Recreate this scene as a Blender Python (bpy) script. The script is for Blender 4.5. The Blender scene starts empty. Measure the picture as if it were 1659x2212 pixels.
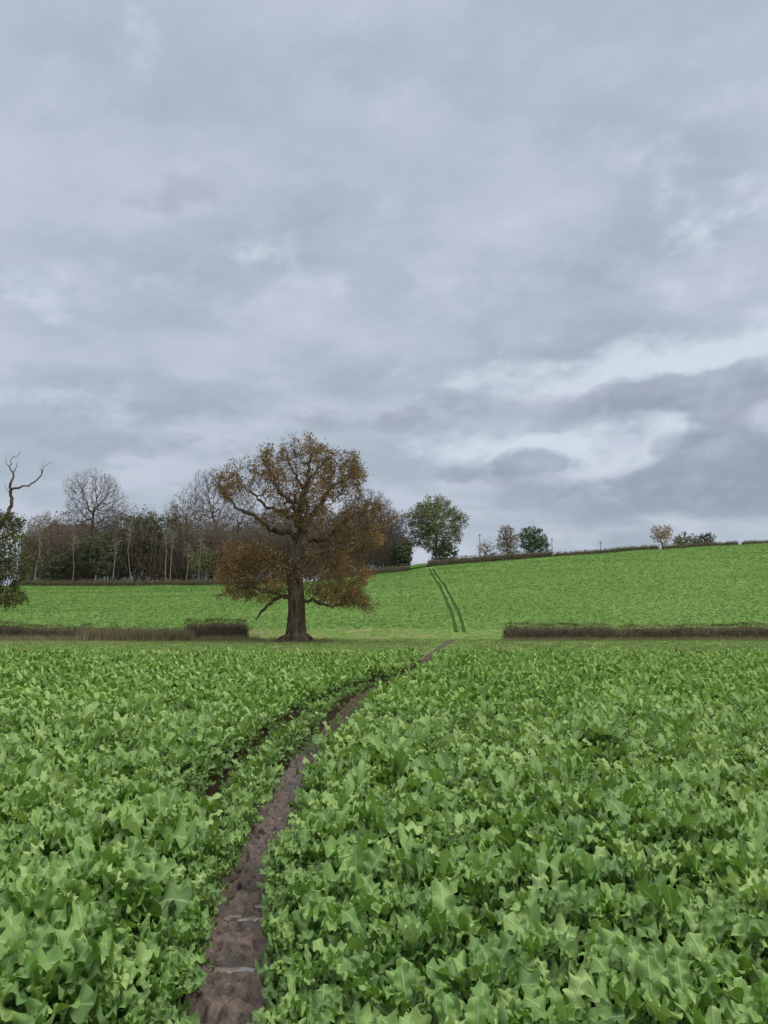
import bpy, math, random
import numpy as np
from math import radians, sin, cos, pi
random.seed(7); np.random.seed(7)
C = bpy.context.scene.collection
SC = bpy.context.scene
# ------------------------------------------------------------------ camera
F_, CX, CY, TH, CH = 1670.0, 829.5, 1106.0, radians(7.8), 1.6
def ray(px, py):
    xc = (px-CX)/F_; yc = (CY-py)/F_
    return np.array([xc, cos(TH)-yc*sin(TH), sin(TH)+yc*cos(TH)])
def P(px, py, Y):
    d = ray(px, py); k = Y/d[1]
    return np.array([d[0]*k, Y, CH+d[2]*k])
cam = bpy.data.objects.new('camera', bpy.data.cameras.new('camera')); C.objects.link(cam)
cam.location = (0,0,CH); cam.rotation_euler = (pi/2+TH, 0, 0)
cam.data.sensor_fit = 'VERTICAL'; cam.data.sensor_height = 36; cam.data.lens = F_/2212*36
cam.data.clip_end = 6000; cam.data.clip_start = .05
SC.camera = cam
SC.view_settings.view_transform = 'Standard'; SC.view_settings.look = 'None'; SC.view_settings.exposure = 0
# ------------------------------------------------------------------ terrain function
HX = np.array([-400,-100,-45,-20,-5.4,5.4,10.8,29,61,89,130,400.])
HZ = np.array([7,8.8,9.0,9.6,11.2,12.3,13.4,14.9,17.4,18.9,20,20.])
def vnoise(x, y, seed=0):
    x = np.asarray(x, float); y = np.asarray(y, float)
    xi = np.floor(x).astype(np.int64); yi = np.floor(y).astype(np.int64); fx = x-xi; fy = y-yi
    fx = fx*fx*(3-2*fx); fy = fy*fy*(3-2*fy)
    def h(a, b):
        n = (a*374761393 + b*668265263 + seed*1442695041) & 0x7fffffff
        n = ((n ^ (n >> 13))*1274126177) & 0x7fffffff
        return ((n ^ (n >> 16)) & 0xffff)/65535.0
    return (h(xi,yi)*(1-fx)+h(xi+1,yi)*fx)*(1-fy)+(h(xi,yi+1)*(1-fx)+h(xi+1,yi+1)*fx)*fy
def gz(x, y):
    x = np.asarray(x, float); y = np.asarray(y, float)
    H = np.interp(x, HX, HZ)
    t = np.clip((y-60)/120, 0, 1)
    f = t*(1+.25*(1-t))
    z = H*f
    b = np.clip(y-182, 0, 55)
    rise = np.where(x < 14, .085, np.where(x > 22, -.03, .085-.115*(x-14)/8)) * np.clip((x+60)/60, .1, 1)
    z = z + b*rise
    z = z - np.clip(y-260, 0, 500)*.03
    z = z + (vnoise(x*.12, y*.12, 3)-.5)*.25*np.clip((y-45)/30, 0, 1)
    return z
def hit(px, py):
    d = ray(px, py)
    for Y in np.arange(1.5, 400, .05):
        k = Y/d[1]
        if CH+d[2]*k <= gz(d[0]*k, Y): return np.array([d[0]*k, Y])
    return np.array([d[0]*180, 180.])
# ------------------------------------------------------------------ tags & mesh helpers
def tag(o, label=None, cat=None, group=None, kind=None):
    if label: o['label'] = label
    if cat: o['category'] = cat
    if group: o['group'] = group
    if kind: o['kind'] = kind
    return o
def empty(name, loc):
    o = bpy.data.objects.new(name, None); C.objects.link(o); o.location = loc; return o
def npmesh(name, V, Fq, mat=None, smooth=False, **attrs):
    V = np.asarray(V, np.float32); Fq = np.asarray(Fq, np.int32)
    me = bpy.data.meshes.new(name)
    me.vertices.add(len(V)); me.vertices.foreach_set('co', V.ravel())
    n = len(Fq); k = Fq.shape[1]
    me.loops.add(n*k); me.loops.foreach_set('vertex_index', Fq.ravel())
    me.polygons.add(n); me.polygons.foreach_set('loop_start', np.arange(0, n*k, k, dtype=np.int32))
    try: me.polygons.foreach_set('loop_total', np.full(n, k, dtype=np.int32))
    except Exception: pass
    me.update(calc_edges=True); me.validate()
    if smooth: me.polygons.foreach_set('use_smooth', np.ones(len(me.polygons), bool))
    for a, d in attrs.items():
        at = me.attributes.new(a, 'FLOAT', 'POINT'); at.data.foreach_set('value', np.asarray(d, np.float32))
    if mat: me.materials.append(mat)
    return me
def link(name, me, parent=None):
    o = bpy.data.objects.new(name, me); C.objects.link(o)
    if parent: o.parent = parent
    return o
def copy_tree(o, parent=None):
    c = o.copy(); C.objects.link(c)
    if parent: c.parent = parent
    for ch in list(o.children): copy_tree(ch, c)
    return c
# ------------------------------------------------------------------ materials
class NT:
    def __init__(s, tree): s.t = tree; s.n = tree.nodes; s.l = tree.links
    def new(s, typ, **kw):
        n = s.n.new(typ)
        for k, v in kw.items(): setattr(n, k, v)
        return n
    def put(s, sock, v):
        if hasattr(v, 'links'): s.l.new(v, sock)
        elif v is not None: sock.default_value = v
    def math(s, op, a, b=None, c=None, clamp=False):
        n = s.new('ShaderNodeMath', operation=op); n.use_clamp = clamp
        s.put(n.inputs[0], a)
        if b is not None: s.put(n.inputs[1], b)
        if c is not None: s.put(n.inputs[2], c)
        return n.outputs[0]
    def mr(s, v, a, b, c=0., d=1., smooth=True):
        n = s.new('ShaderNodeMapRange'); n.interpolation_type = 'SMOOTHSTEP' if smooth else 'LINEAR'
        s.put(n.inputs[0], v)
        for i, q in enumerate((a, b, c, d)): s.put(n.inputs[i+1], q)
        return n.outputs[0]
    def mix(s, f, a, b, blend='MIX'):
        n = s.new('ShaderNodeMix', data_type='RGBA', blend_type=blend)
        s.put(n.inputs[0], f)
        s.put(n.inputs[6], a if hasattr(a, 'links') else (*a, 1)); s.put(n.inputs[7], b if hasattr(b, 'links') else (*b, 1))
        return n.outputs[2]
    def noise(s, vec, scale, detail=4, rough=.55, col=False):
        n = s.new('ShaderNodeTexNoise'); s.put(n.inputs['Vector'], vec)
        n.inputs['Scale'].default_value = scale; n.inputs['Detail'].default_value = detail; n.inputs['Roughness'].default_value = rough
        return n.outputs['Color' if col else 'Fac']
    def attr(s, name):
        n = s.new('ShaderNodeAttribute', attribute_name=name); return n.outputs['Fac']
    def ramp(s, f, stops):
        n = s.new('ShaderNodeValToRGB'); e = n.color_ramp.elements
        while len(e) < len(stops): e.new(.5)
        for i, (p, c) in enumerate(stops): e[i].position = p; e[i].color = (*c, 1)
        s.put(n.inputs[0], f); return n.outputs[0]
def mat(name):
    m = bpy.data.materials.new(name); m.use_nodes = True; m.node_tree.nodes.clear(); return m, NT(m.node_tree)
def finish(N, col, rough=.8, bump=None, bs=.3, bd=.02, trans=0, spec=.3, tcol=None):
    out = N.new('ShaderNodeOutputMaterial')
    if hasattr(spec, 'links') or spec:
        p = N.new('ShaderNodeBsdfPrincipled')
        N.put(p.inputs['Base Color'], col if hasattr(col, 'links') else (*col, 1)); N.put(p.inputs['Roughness'], rough); N.put(p.inputs['Specular IOR Level'], spec)
    else:
        p = N.new('ShaderNodeBsdfDiffuse'); N.put(p.inputs['Color'], col if hasattr(col, 'links') else (*col, 1))
    if bump is not None:
        b = N.new('ShaderNodeBump'); b.inputs['Strength'].default_value = bs; b.inputs['Distance'].default_value = bd
        N.put(b.inputs['Height'], bump); N.l.new(b.outputs[0], p.inputs['Normal'])
    sh = p.outputs[0]
    if trans:
        tr = N.new('ShaderNodeBsdfTranslucent'); tc = tcol if tcol is not None else col
        N.put(tr.inputs[0], tc if hasattr(tc, 'links') else (*tc, 1))
        mx = N.new('ShaderNodeMixShader'); mx.inputs[0].default_value = trans
        N.l.new(sh, mx.inputs[1]); N.l.new(tr.outputs[0], mx.inputs[2]); sh = mx.outputs[0]
    N.l.new(sh, out.inputs[0])
def leafmat(name, stops, trans=0, rough=.7):
    m, N = mat(name); finish(N, N.ramp(N.attr('lc'), stops), rough, trans=trans, spec=0); return m
def barkmat(name, a, b, scale=6, bs=.6, simple_=False):
    m, N = mat(name); g = N.new('ShaderNodeTexCoord').outputs['Object']
    if simple_:
        finish(N, N.mix(N.noise(g, scale, 1), a, b), .9, spec=0); return m
    mp = N.new('ShaderNodeMapping'); N.l.new(g, mp.inputs[0]); mp.inputs['Scale'].default_value = (1, 1, .25)
    n = N.noise(mp.outputs[0], scale, 6, .65)
    n2 = N.noise(g, scale*.2, 3)
    col = N.mix(N.mr(n, .35, .65), a, b); col = N.mix(N.mr(n2, .5, .7, 0, .5), col, tuple(np.array(b)*np.array([.8,1.0,.7])))
    finish(N, col, .9, bump=n, bs=bs, bd=.06, spec=0); return m
# crop leaf
STOPS = [(0,(.030,.094,.031)),(.30,(.076,.205,.043)),(.60,(.195,.38,.072)),(1,(.50,.67,.24))]
def cropmat(name, near=True, hill=False):
    m, N = mat(name)
    lc = N.attr('lc')
    pos = N.new('ShaderNodeNewGeometry').outputs['Position']
    if hill:
        v = N.math('ADD', N.math('MULTIPLY', lc, .28), N.math('MULTIPLY', N.noise(pos, .12, 2), .55))
        finish(N, N.ramp(v, [(0,(.115,.195,.060)),(.4,(.160,.28,.080)),(.7,(.205,.34,.105)),(1,(.28,.42,.165))]), spec=0, trans=.2); return m
    lu = N.attr('lu'); lt = N.attr('lt')
    v = N.math('ADD', lc, N.math('MULTIPLY', N.math('SUBTRACT', N.noise(pos, .6, 2), .5), .6))
    col = N.ramp(v, STOPS)
    if near:
        au = N.math('ABSOLUTE', lu)
        mot = N.noise(pos, 45, 2)
        col = N.mix(N.mr(mot, .3, .7, 0, .35), col, N.mix(1.0, col, (.64,.75,.64), 'MULTIPLY'))
        sv = N.math('ABSOLUTE', N.math('SINE', N.math('MULTIPLY', N.math('SUBTRACT', lt, N.math('MULTIPLY', au, .14)), 32.)))
        vein = N.math('MAXIMUM', N.mr(au, .06, .17, 1, 0), N.mr(sv, .0, .20, .5, 0))
        vein = N.math('MAXIMUM', vein, N.mr(lt, .34, .44, 1, 0))
        col = N.mix(N.math('MULTIPLY', vein, .75), col, N.mix(v, (.24,.38,.16), (.60,.74,.40)))
        bmp = N.math('SUBTRACT', N.math('MULTIPLY', mot, .8), vein)
    else: bmp = None
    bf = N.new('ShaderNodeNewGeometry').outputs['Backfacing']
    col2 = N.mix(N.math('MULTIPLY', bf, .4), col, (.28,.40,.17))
    tc = N.mix(.5, col, (.36,.54,.04))
    finish(N, col2, .5, bump=bmp, bs=.6, bd=.006, trans=.22, spec=.22 if near else 0, tcol=tc); return m
M_crop = cropmat('crop_leaf'); M_cropfar = cropmat('crop_leaf_far', False); M_hill = cropmat('hill_crop_leaf', False, True)
def groundmat():
    m, N = mat('field_ground')
    pos = N.new('ShaderNodeNewGeometry').outputs['Position']
    sx = N.new('ShaderNodeSeparateXYZ'); N.l.new(pos, sx.inputs[0]); X, Y = sx.outputs[0], sx.outputs[1]
    n = N.noise(pos, .35, 3); nf = N.noise(pos, 9, 4); nm = N.noise(pos, 2.2, 4, .6)
    Yn = N.math('ADD', Y, N.math('MULTIPLY', N.math('SUBTRACT', n, .5), 3.))
    soil = N.mix(nf, (.022,.018,.011), (.055,.042,.026))
    grass = N.mix(N.mr(nm, .35, .65), (.12,.205,.055), (.20,.29,.09))
    grass = N.mix(N.mr(n, .48, .68, 0, .6), grass, (.30,.27,.15))
    grass = N.mix(N.math('MULTIPLY', N.mr(X, -5, -12), N.mr(Y, 47, 53, 0, .5)), grass, (.24,.20,.12))
    crop = N.mix(N.mr(nm, .3, .7), (.125,.215,.06), (.165,.275,.08))
    crop = N.mix(N.mr(N.noise(pos, .05, 3), .4, .7, 0, .35), crop, (.20,.31,.10))
    c = N.mix(N.mr(Yn, 30.3, 31.3), soil, grass)
    c = N.mix(N.mr(Yn, 65, 66.2), c, crop)
    c = N.mix(N.mr(Y, 180, 181), c, (.10,.18,.05))
    # reddish leaf litter round the foot of the oak
    dx = N.math('MULTIPLY', N.math('ADD', X, 6.0), .5); dy = N.math('MULTIPLY', N.math('SUBTRACT', Y, 52.6), .35)
    dd = N.math('ADD', N.math('ADD', N.math('MULTIPLY', dx, dx), N.math('MULTIPLY', dy, dy)), N.math('MULTIPLY', nm, .8))
    c = N.mix(N.mr(dd, .6, 2.2, .75, 0), c, (.16,.09,.055))
    finish(N, c, .95, spec=0); return m
def mudmat():
    m, N = mat('wet_mud')
    pos = N.new('ShaderNodeNewGeometry').outputs['Position']
    n = N.noise(pos, 9, 6, .7); f = N.noise(pos, 60, 5, .7)
    sx = N.new('ShaderNodeSeparateXYZ'); N.l.new(pos, sx.inputs[0])
    c = N.mix(N.mr(n, .38, .62), (.050,.031,.023), (.185,.128,.102)); c = N.mix(N.mr(f, .35, .65, 0, .6), c, (.038,.024,.018))
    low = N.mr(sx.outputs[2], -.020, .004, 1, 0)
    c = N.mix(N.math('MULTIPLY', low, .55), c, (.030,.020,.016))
    farm = N.mr(sx.outputs[1], 8., 11.)
    c = N.mix(N.math('MULTIPLY', farm, .75), c, (.085,.062,.045))
    r = N.math('SUBTRACT', N.mr(n, .42, .60, .26, .6), N.math('MULTIPLY', low, .16))
    finish(N, c, r, bump=f, bs=1.0, bd=.010, spec=N.mr(farm, 0., 1., .75, .02)); return m
def simple(name, c, rough=.8, spec=.3, var=.25, sc=5):
    m, N = mat(name); g = N.new('ShaderNodeTexCoord').outputs['Object']
    n = N.noise(g, sc, 4); col = N.mix(n, tuple(np.array(c)*(1-var)), tuple(np.array(c)*(1+var)))
    finish(N, col, rough, spec=spec); return m
M_ground, M_mud = groundmat(), mudmat()
m, N = mat('puddle_water'); pos = N.new('ShaderNodeNewGeometry').outputs['Position']; finish(N, (.20,.175,.16), .05, bump=N.noise(pos, 14, 2), bs=.12, bd=.01, spec=1.0); M_water = m
m, N = mat('track_green'); pos = N.new('ShaderNodeNewGeometry').outputs['Position']
finish(N, N.mix(N.noise(pos, 3, 4), (.028,.062,.020), (.07,.125,.036)), .9, spec=0); M_track = m
# ------------------------------------------------------------------ ground sheet
def axis(parts):
    a = []
    for s, e, st in parts: a += list(np.arange(s, e, st))
    return np.array(a + [parts[-1][1]])
gy = axis([(-40,-4,4),(-4,40,1.),(40,70,1.5),(70,190,3),(190,270,5),(270,800,40),(800,4000,400)])
gx = axis([(-3000,-500,250),(-500,-150,25),(-150,150,2.5),(150,500,25),(500,3000,250)])
GX, GY = np.meshgrid(gx, gy); GZ = gz(GX, GY)
GZ = GZ - .05*np.clip((36-GY)/2, 0, 1)
nx, ny = len(gx), len(gy)
V = np.stack([GX.ravel(), GY.ravel(), GZ.ravel()], 1)
I = (np.arange(ny-1)[:,None]*nx+np.arange(nx-1)[None,:]).ravel()
Fq = np.stack([I, I+1, I+nx+1, I+nx], 1)
g = link('ground', npmesh('ground', V, Fq, M_ground, True)); tag(g, kind='structure')
# ------------------------------------------------------------------ muddy path
PT = [(395,600,2212),(416,597,2110),(454,594,2000),(488,604,1900),(540,642,1800),(570,656,1750),(606,672,1690),(642,690,1650),(700,732,1580),(770,798,1510),(838,862,1475),(893,917,1450),(922,942,1420),(940,954,1402),(962,984,1384),(980,996,1370)]
pc = []
for a, b, y in PT:
    A, B = hit(a, y), hit(b, y); pc.append(((A[0]+B[0])/2, (A[1]+B[1])/2, (B[0]-A[0])/2))
pc = np.array(pc); pc = np.vstack([[pc[0,0]-.10, 1.0, pc[0,2]], pc])
def path_x(y): return np.interp(y, pc[:,1], pc[:,0])
def path_w(y): return np.clip(np.interp(y, pc[:,1], pc[:,2]), .13, .6)
ys = np.concatenate([np.arange(1.5, 9, .012), np.arange(9, 34, .08), np.arange(34, 60, .3)])
us = np.linspace(-1.55, 1.55, 95)
U, YY = np.meshgrid(us, ys)
W_ = path_w(YY)*(1+.3*(vnoise(YY*2.2, YY*0+np.sign(U)*5, 4)-.5))*np.interp(YY, [34,40], [1,.7])
XX = path_x(YY)+U*W_
def rid(x, y, s): return 1-2*np.abs(vnoise(x, y, s)-.5)
def mudh(x, y):
    return (vnoise(x*5, y*4.2, 11)-.5)*.070+(rid(x*12+y*3, y*11-x*3, 12)-.5)*.044+(vnoise(x*27+y*9, y*25-x*8, 14)-.5)*.034
MZ = .002 + mudh(XX, YY)*np.clip(1.3-np.abs(YY)/30, .2, 1)
PUD = [(490,2092,.13,.040),(528,1985,.12,.08),(553,1950,.08,.09),(500,2035,.06,.04),(604,1770,.05,.14),(568,1880,.07,.09),(548,1925,.07,.05),(627,1705,.05,.2),(592,1825,.05,.09),(465,2155,.06,.03),(522,1865,.05,.05)]
pud = []; E = np.zeros_like(XX)
for px, py, rx, ry in PUD:
    h = hit(px, py); pud.append((h[0], h[1], rx, ry))
    d = ((XX-h[0])/rx)**2+((YY-h[1])/ry)**2
    E = np.maximum(E, np.exp(-d*.9))
MZ = MZ*(1-.65*E) - .030*E
floor = -.0125 - .022*np.clip((E-.28)/.25, 0, 1)
MZ = np.maximum(MZ, floor) + (vnoise(XX*58, YY*50, 13)-.5)*.010 + (vnoise(XX*110, YY*95, 15)-.5)*.004
ZZ = gz(XX, YY) + MZ + .026*np.clip((np.abs(U)-.62)/.4, 0, 1) - .10*np.clip((np.abs(U)-1.2)/.35, 0, 1)
n1, n2 = len(ys), len(us)
V = np.stack([XX.ravel(), YY.ravel(), ZZ.ravel()], 1)
I = (np.arange(n1-1)[:,None]*n2+np.arange(n2-1)[None,:]).ravel()
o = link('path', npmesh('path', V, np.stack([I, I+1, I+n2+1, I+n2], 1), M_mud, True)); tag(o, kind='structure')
for q_, (x, y, rx, ry) in enumerate(pud):
    k = 28; an = np.arange(k)*2*pi/k
    zw = -.0195-.0003*q_
    V = [(x, y, zw)]+[(x+cos(a)*rx*1.28, y+sin(a)*ry*1.28, zw) for a in an]
    Fq = [(0, 1+i, 1+(i+1) % k) for i in range(k)]
    o = link('puddle', npmesh('puddle', V, Fq, M_water)); tag(o, kind='structure')
# hill tracks
TR = [[(928,1228),(940,1252),(953,1275),(966,1300),(977,1330),(984,1366)], [(936,1228),(950,1252),(965,1275),(980,1300),(993,1330),(1002,1366)]]
tracks = []
for t_ in TR:
    pts = np.array([hit(*p) for p in t_]); pts = pts[np.argsort(pts[:,1])]
    pf = np.polyfit(pts[:,1], pts[:,0], 3); ys2 = np.arange(pts[0,1], pts[-1,1], 1.); xs2 = np.polyval(pf, ys2)+(vnoise(ys2*.15, ys2*0, 8)-.5)*.15
    tracks.append(np.stack([xs2, ys2], 1))
    V = []
    for x, y in zip(xs2, ys2):
        w = (.14+.13*(y-60)/120)*(1+.8*(float(vnoise(y*.5, x, 3))-.5))
        for u in (-1, 0, 1): V.append((x+u*w, y, float(gz(x+u*w, y))+.04))
    n = len(ys2); Fq = []
    for i in range(n-1):
        for j in range(2): a = i*3+j; Fq.append((a, a+1, a+4, a+3))
    tag(link('path', npmesh('path', V, Fq, M_track, True)), kind='structure')
# ------------------------------------------------------------------ crop plants
PB = .40
def leaf(rng, NL, NC, L, W, el, curl, az, r0, z0, age, crink):
    nb = NL-2
    t = np.concatenate([[0, PB*.55], np.linspace(PB, 1, nb+1)])[:NL+1]
    s = np.clip((t-PB)/(1-PB), 0, 1)
    base = np.sin(pi*np.clip(s, 0, 1)**1.45)**.48
    base = np.where(s <= 0, .07, np.maximum(base, .12)); base[-1] = .42
    low = np.clip((s-.02)/.35, 0, 1); base = base*(.45+.55*low**1.2)
    base = np.where(s <= 0, .07, base)
    ang = el-curl*t**1.3
    ds = np.diff(t)*L
    r = r0+np.concatenate([[0], np.cumsum(np.cos(ang[:-1])*ds)]); z = z0+np.concatenate([[0], np.cumsum(np.sin(ang[:-1])*ds)])
    u = np.linspace(-1, 1, NC+1)
    T, U = np.meshgrid(t, u, indexing='ij')
    phs = rng.uniform(0, 6, 4)
    S = np.clip((T-PB)/(1-PB), 0, 1)
    sc = 1+(S > 0)*np.where(U > 0, .17*np.sin(S*19+phs[0])+.12*np.sin(S*38+phs[2]), .17*np.sin(S*18+phs[1])+.12*np.sin(S*36+phs[3]))*np.abs(U)**1.5
    wv = base[:,None]*sc*W
    A = ang[:,None]+0*U
    cup = rng.uniform(-.15, .6); tw = rng.uniform(-.8, .8)
    side = U*wv
    nz = cup*np.abs(U)**1.5*wv+crink*W*np.abs(U)**1.3*np.sin(S*rng.uniform(13, 24)+phs[0]+np.sign(U))*(S > 0)*.6 + tw*side*T
    X = r[:,None]-np.sin(A)*nz; Z = z[:,None]+np.cos(A)*nz; Yv = side
    ca, sa = cos(az), sin(az)
    V = np.stack([X*ca-Yv*sa, X*sa+Yv*ca, Z], -1).reshape(-1, 3)
    m_ = NC+1; I = (np.arange(NL)[:,None]*m_+np.arange(NC)[None,:]).ravel()
    Fq = np.stack([I, I+1, I+m_+1, I+m_], 1)
    n = V.shape[0]
    return V, Fq, np.full(n, age), (U*np.clip(base[:,None]*3, 0, 1)).ravel(), T.ravel()
def plant(seed, NL, NC, nl, hs=1.0, ws=1.0):
    rng = np.random.RandomState(seed); VV=[];FF=[];A=[];B=[];D=[];off=0
    az = rng.uniform(0, 6)
    for i in range(nl):
        q = i/(nl-1)           # 0 old outer, 1 young centre
        az += 2.4+rng.uniform(-.3, .3)
        L = (.250-.035*q)*rng.uniform(.68, 1.22)*hs; W = (.044-.015*q)*rng.uniform(.55, 1.35)*hs*ws
        el = radians(55+26*q+rng.uniform(-12, 12)); curl = radians(84-36*q+rng.uniform(-28, 28))
        age = np.clip(.02+.60*q+rng.uniform(-.18, .40), 0, 1)
        v, f, a, b, d = leaf(rng, NL, NC, L, W, el, curl, az, .01, .04+.08*q*hs, age, rng.uniform(.45, 1.2))
        VV.append(v); FF.append(f+off); A.append(a); B.append(b); D.append(d); off += len(v)
    return np.vstack(VV), np.vstack(FF), np.concatenate(A), np.concatenate(B), np.concatenate(D)
def scatter(name, variants, pts, rng, mat_, zoff=0, smooth=True, shade=None):
    VV=[];FF=[];A=[];B=[];D=[];off=0
    vi = rng.randint(0, len(variants), len(pts))
    for k, (v, f, a, b, d) in enumerate(variants):
        p = pts[vi == k]; n = len(p)
        if not n: continue
        th = p[:,2]; c, s = np.cos(th)[:,None], np.sin(th)[:,None]; sc = p[:,3][:,None]
        X = (v[None,:,0]*c-v[None,:,1]*s)*sc+p[:,0][:,None]; Y = (v[None,:,0]*s+v[None,:,1]*c)*sc+p[:,1][:,None]
        Z = v[None,:,2]*sc*p[:,4][:,None]+gz(p[:,0], p[:,1])[:,None]+zoff
        VV.append(np.stack([X, Y, Z], -1).reshape(-1, 3)); m_ = len(v)
        FF.append((f[None]+(np.arange(n)*m_)[:,None,None]).reshape(-1, f.shape[1])+off); off += n*m_
        sh = rng.uniform(-.12, .12, n)[:,None]
        if p.shape[1] > 5: sh = sh+p[:,5][:,None]
        A.append((a[None]+sh).ravel()); B.append(np.tile(b, n)); D.append(np.tile(d, n))
    me = npmesh(name, np.vstack(VV), np.vstack(FF), mat_, smooth, lc=np.concatenate(A), lu=np.concatenate(B), lt=np.concatenate(D))
    return link(name, me)
rng = np.random.RandomState(3)
SP = np.array([hit(*p) for p in [(380,1800),(470,1720),(545,1650),(640,1560),(735,1505),(825,1470)]]); SP = SP[np.argsort(SP[:,1])]
def field_pts(y0, y1, dens, margin):
    out = []
    st = 1/math.sqrt(dens)
    for y in np.arange(y0, y1, st):
        half = .5*y+margin
        xs = np.arange(-half, half, st)
        out.append(np.stack([xs+rng.uniform(-.42, .42, len(xs))*st, y+rng.uniform(-.42, .42, len(xs))*st], 1))
    return np.vstack(out)
pts = np.vstack([field_pts(1.7, 7, 34, .7), field_pts(7, 12, 30, .7), field_pts(12, 30.6, 22, 1.5)])
x, y = pts[:,0], pts[:,1]
def effw(y):
    pw = path_w(y); pe = np.interp(y, [0, 8.0, 9.5, 18, 20, 34], [1, 1, 0, 0, 1, 1]); return pw*pe
def furrow(x, y):   # 1 in the trodden line that crosses the field, 0 away from it
    on = np.interp(y, [7.5, 8.5, 20, 23], [0, 1, 1, .5])
    wd = np.interp(y, [8, 12, 20], [.13, .20, .26])
    a = np.clip(1-(np.abs(x-path_x(y))-wd)/(.20), 0, 1)*on
    d = np.abs(x-np.interp(y, SP[:,1], SP[:,0])); b = np.clip(1-(d-.12)/.18, 0, 1)*((y > SP[0,1]) & (y < SP[-1,1]))
    return np.maximum(a, b*.9)
pw = effw(y); dp = np.abs(x-path_x(y))
marg = np.interp(y, [0, 7, 8, 9.5, 18, 20, 34], [.045, .03, .03, 0, 0, .10, .12])+np.where((x < path_x(y)) & (y < 5), .02, 0)
keep = (dp > pw+marg) | (pw+marg < .01)
keep &= ~((furrow(x, y) > .85) & (rng.rand(len(x)) < .5))
pts = pts[keep]
ed = []
for yy_ in np.arange(2.2, 7.8, .10):
    for sg in (-1, 1): ed.append((path_x(yy_)+sg*(path_w(yy_)+rng.uniform(.0, .11)), yy_+rng.uniform(-.05, .05)))
pts = np.vstack([pts, np.array(ed)]); x, y = pts[:,0], pts[:,1]
dp = np.abs(x-path_x(y))-effw(y); fu = furrow(x, y)
sc = rng.uniform(.70, 1.25, len(x))*(.86+.3*(vnoise(x*.8, y*.8, 6)))
sc *= np.where(y < 9, np.clip(.56+(dp-.04)*1.5, .48, 1), 1)*(1-.70*fu)
sc *= np.interp(y, [8, 16], [1, .94])
pts = np.stack([x, y, rng.uniform(0, 6.28, len(x)), sc, rng.uniform(.9, 1.25, len(x)), -.42*fu], 1)  # last column darkens furrow plants: the groove's shade put into leaf colour
inview = (np.abs(x) < .5*y+.12) & (y > 2.3)
idx = np.argsort(np.where(inview, y, 99))[:300]
nearmask = np.zeros(len(x), bool); nearmask[idx] = True
hi = [plant(100+i, 17, 6, 18) for i in range(14)]
hime = [npmesh('rapeseed_plant', v, f, M_crop, True, lc=a, lu=b, lt=d) for v, f, a, b, d in hi]
for i, k in enumerate(idx):
    px, py, th, s, zs = pts[k][:5]
    o = link('rapeseed_plant', hime[i % 14]); o.location = (px, py, -.01); o.rotation_euler = (rng.uniform(-.12,.12), rng.uniform(-.12,.12), th); o.scale = (s, s, s*zs)
    if px < path_x(py): tag(o, 'leafy green rapeseed plant in the crop left of the muddy path, close to the camera', 'plant', 'rapeseed plants left of the path')
    else: tag(o, 'leafy green rapeseed plant in the crop right of the muddy path, close to the camera', 'plant', 'rapeseed plants right of the path')
rest = pts[~nearmask]
hi2 = [plant(150+i, 13, 4, 17) for i in range(8)]; mid = [plant(200+i, 9, 4, 14, ws=1.0) for i in range(8)]; far = [plant(300+i, 6, 2, 10, ws=1.08) for i in range(8)]
Vh = rest[rest[:,1] < 6]; Vn = rest[(rest[:,1] >= 6) & (rest[:,1] < 12)]; Vf = rest[rest[:,1] >= 12]
oh = scatter('rapeseed_crop', hi2, Vh, rng, M_crop); tag(oh, 'dense green rapeseed crop just behind the nearest plants', 'crop', kind='stuff')
oA = scatter('rapeseed_crop', mid, Vn, rng, M_crop); tag(oA, 'dense green rapeseed crop filling the near field in the middle distance', 'crop', kind='stuff')
oB = scatter('rapeseed_crop', far, Vf, rng, M_cropfar); tag(oB, 'dense green rapeseed crop reaching the far edge of the near field', 'crop', kind='stuff')
# hill crop
hp = []
for y0, y1, dn, s0 in [(65.5,90,10,.66),(90,125,5.6,.76),(125,181,2.9,.95)]:
    n = int((y1-y0)*((y0+y1)*.5*1.1+30)*dn)
    yy = rng.uniform(y0, y1, n); xx = rng.uniform(-1, 1, n)*(.53*yy+10)
    hp.append(np.stack([xx, yy, rng.uniform(0, 6.28, n), s0*rng.uniform(.7, 1.15, n), np.full(n, .7)], 1))
hp = np.vstack(hp)
k = np.ones(len(hp), bool)
for tr in tracks: k &= np.abs(hp[:,0]-np.interp(hp[:,1], tr[:,1], tr[:,0])) > .24+.003*(hp[:,1]-60)
hp = hp[k]
tiny = [plant(400+i, 4, 2, 5, ws=1.3) for i in range(6)]
o = scatter('rapeseed_crop', tiny, hp, rng, M_hill, zoff=-.05); tag(o, 'bright green crop covering the rising hillside beyond the hedge', 'crop', kind='stuff')
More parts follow.
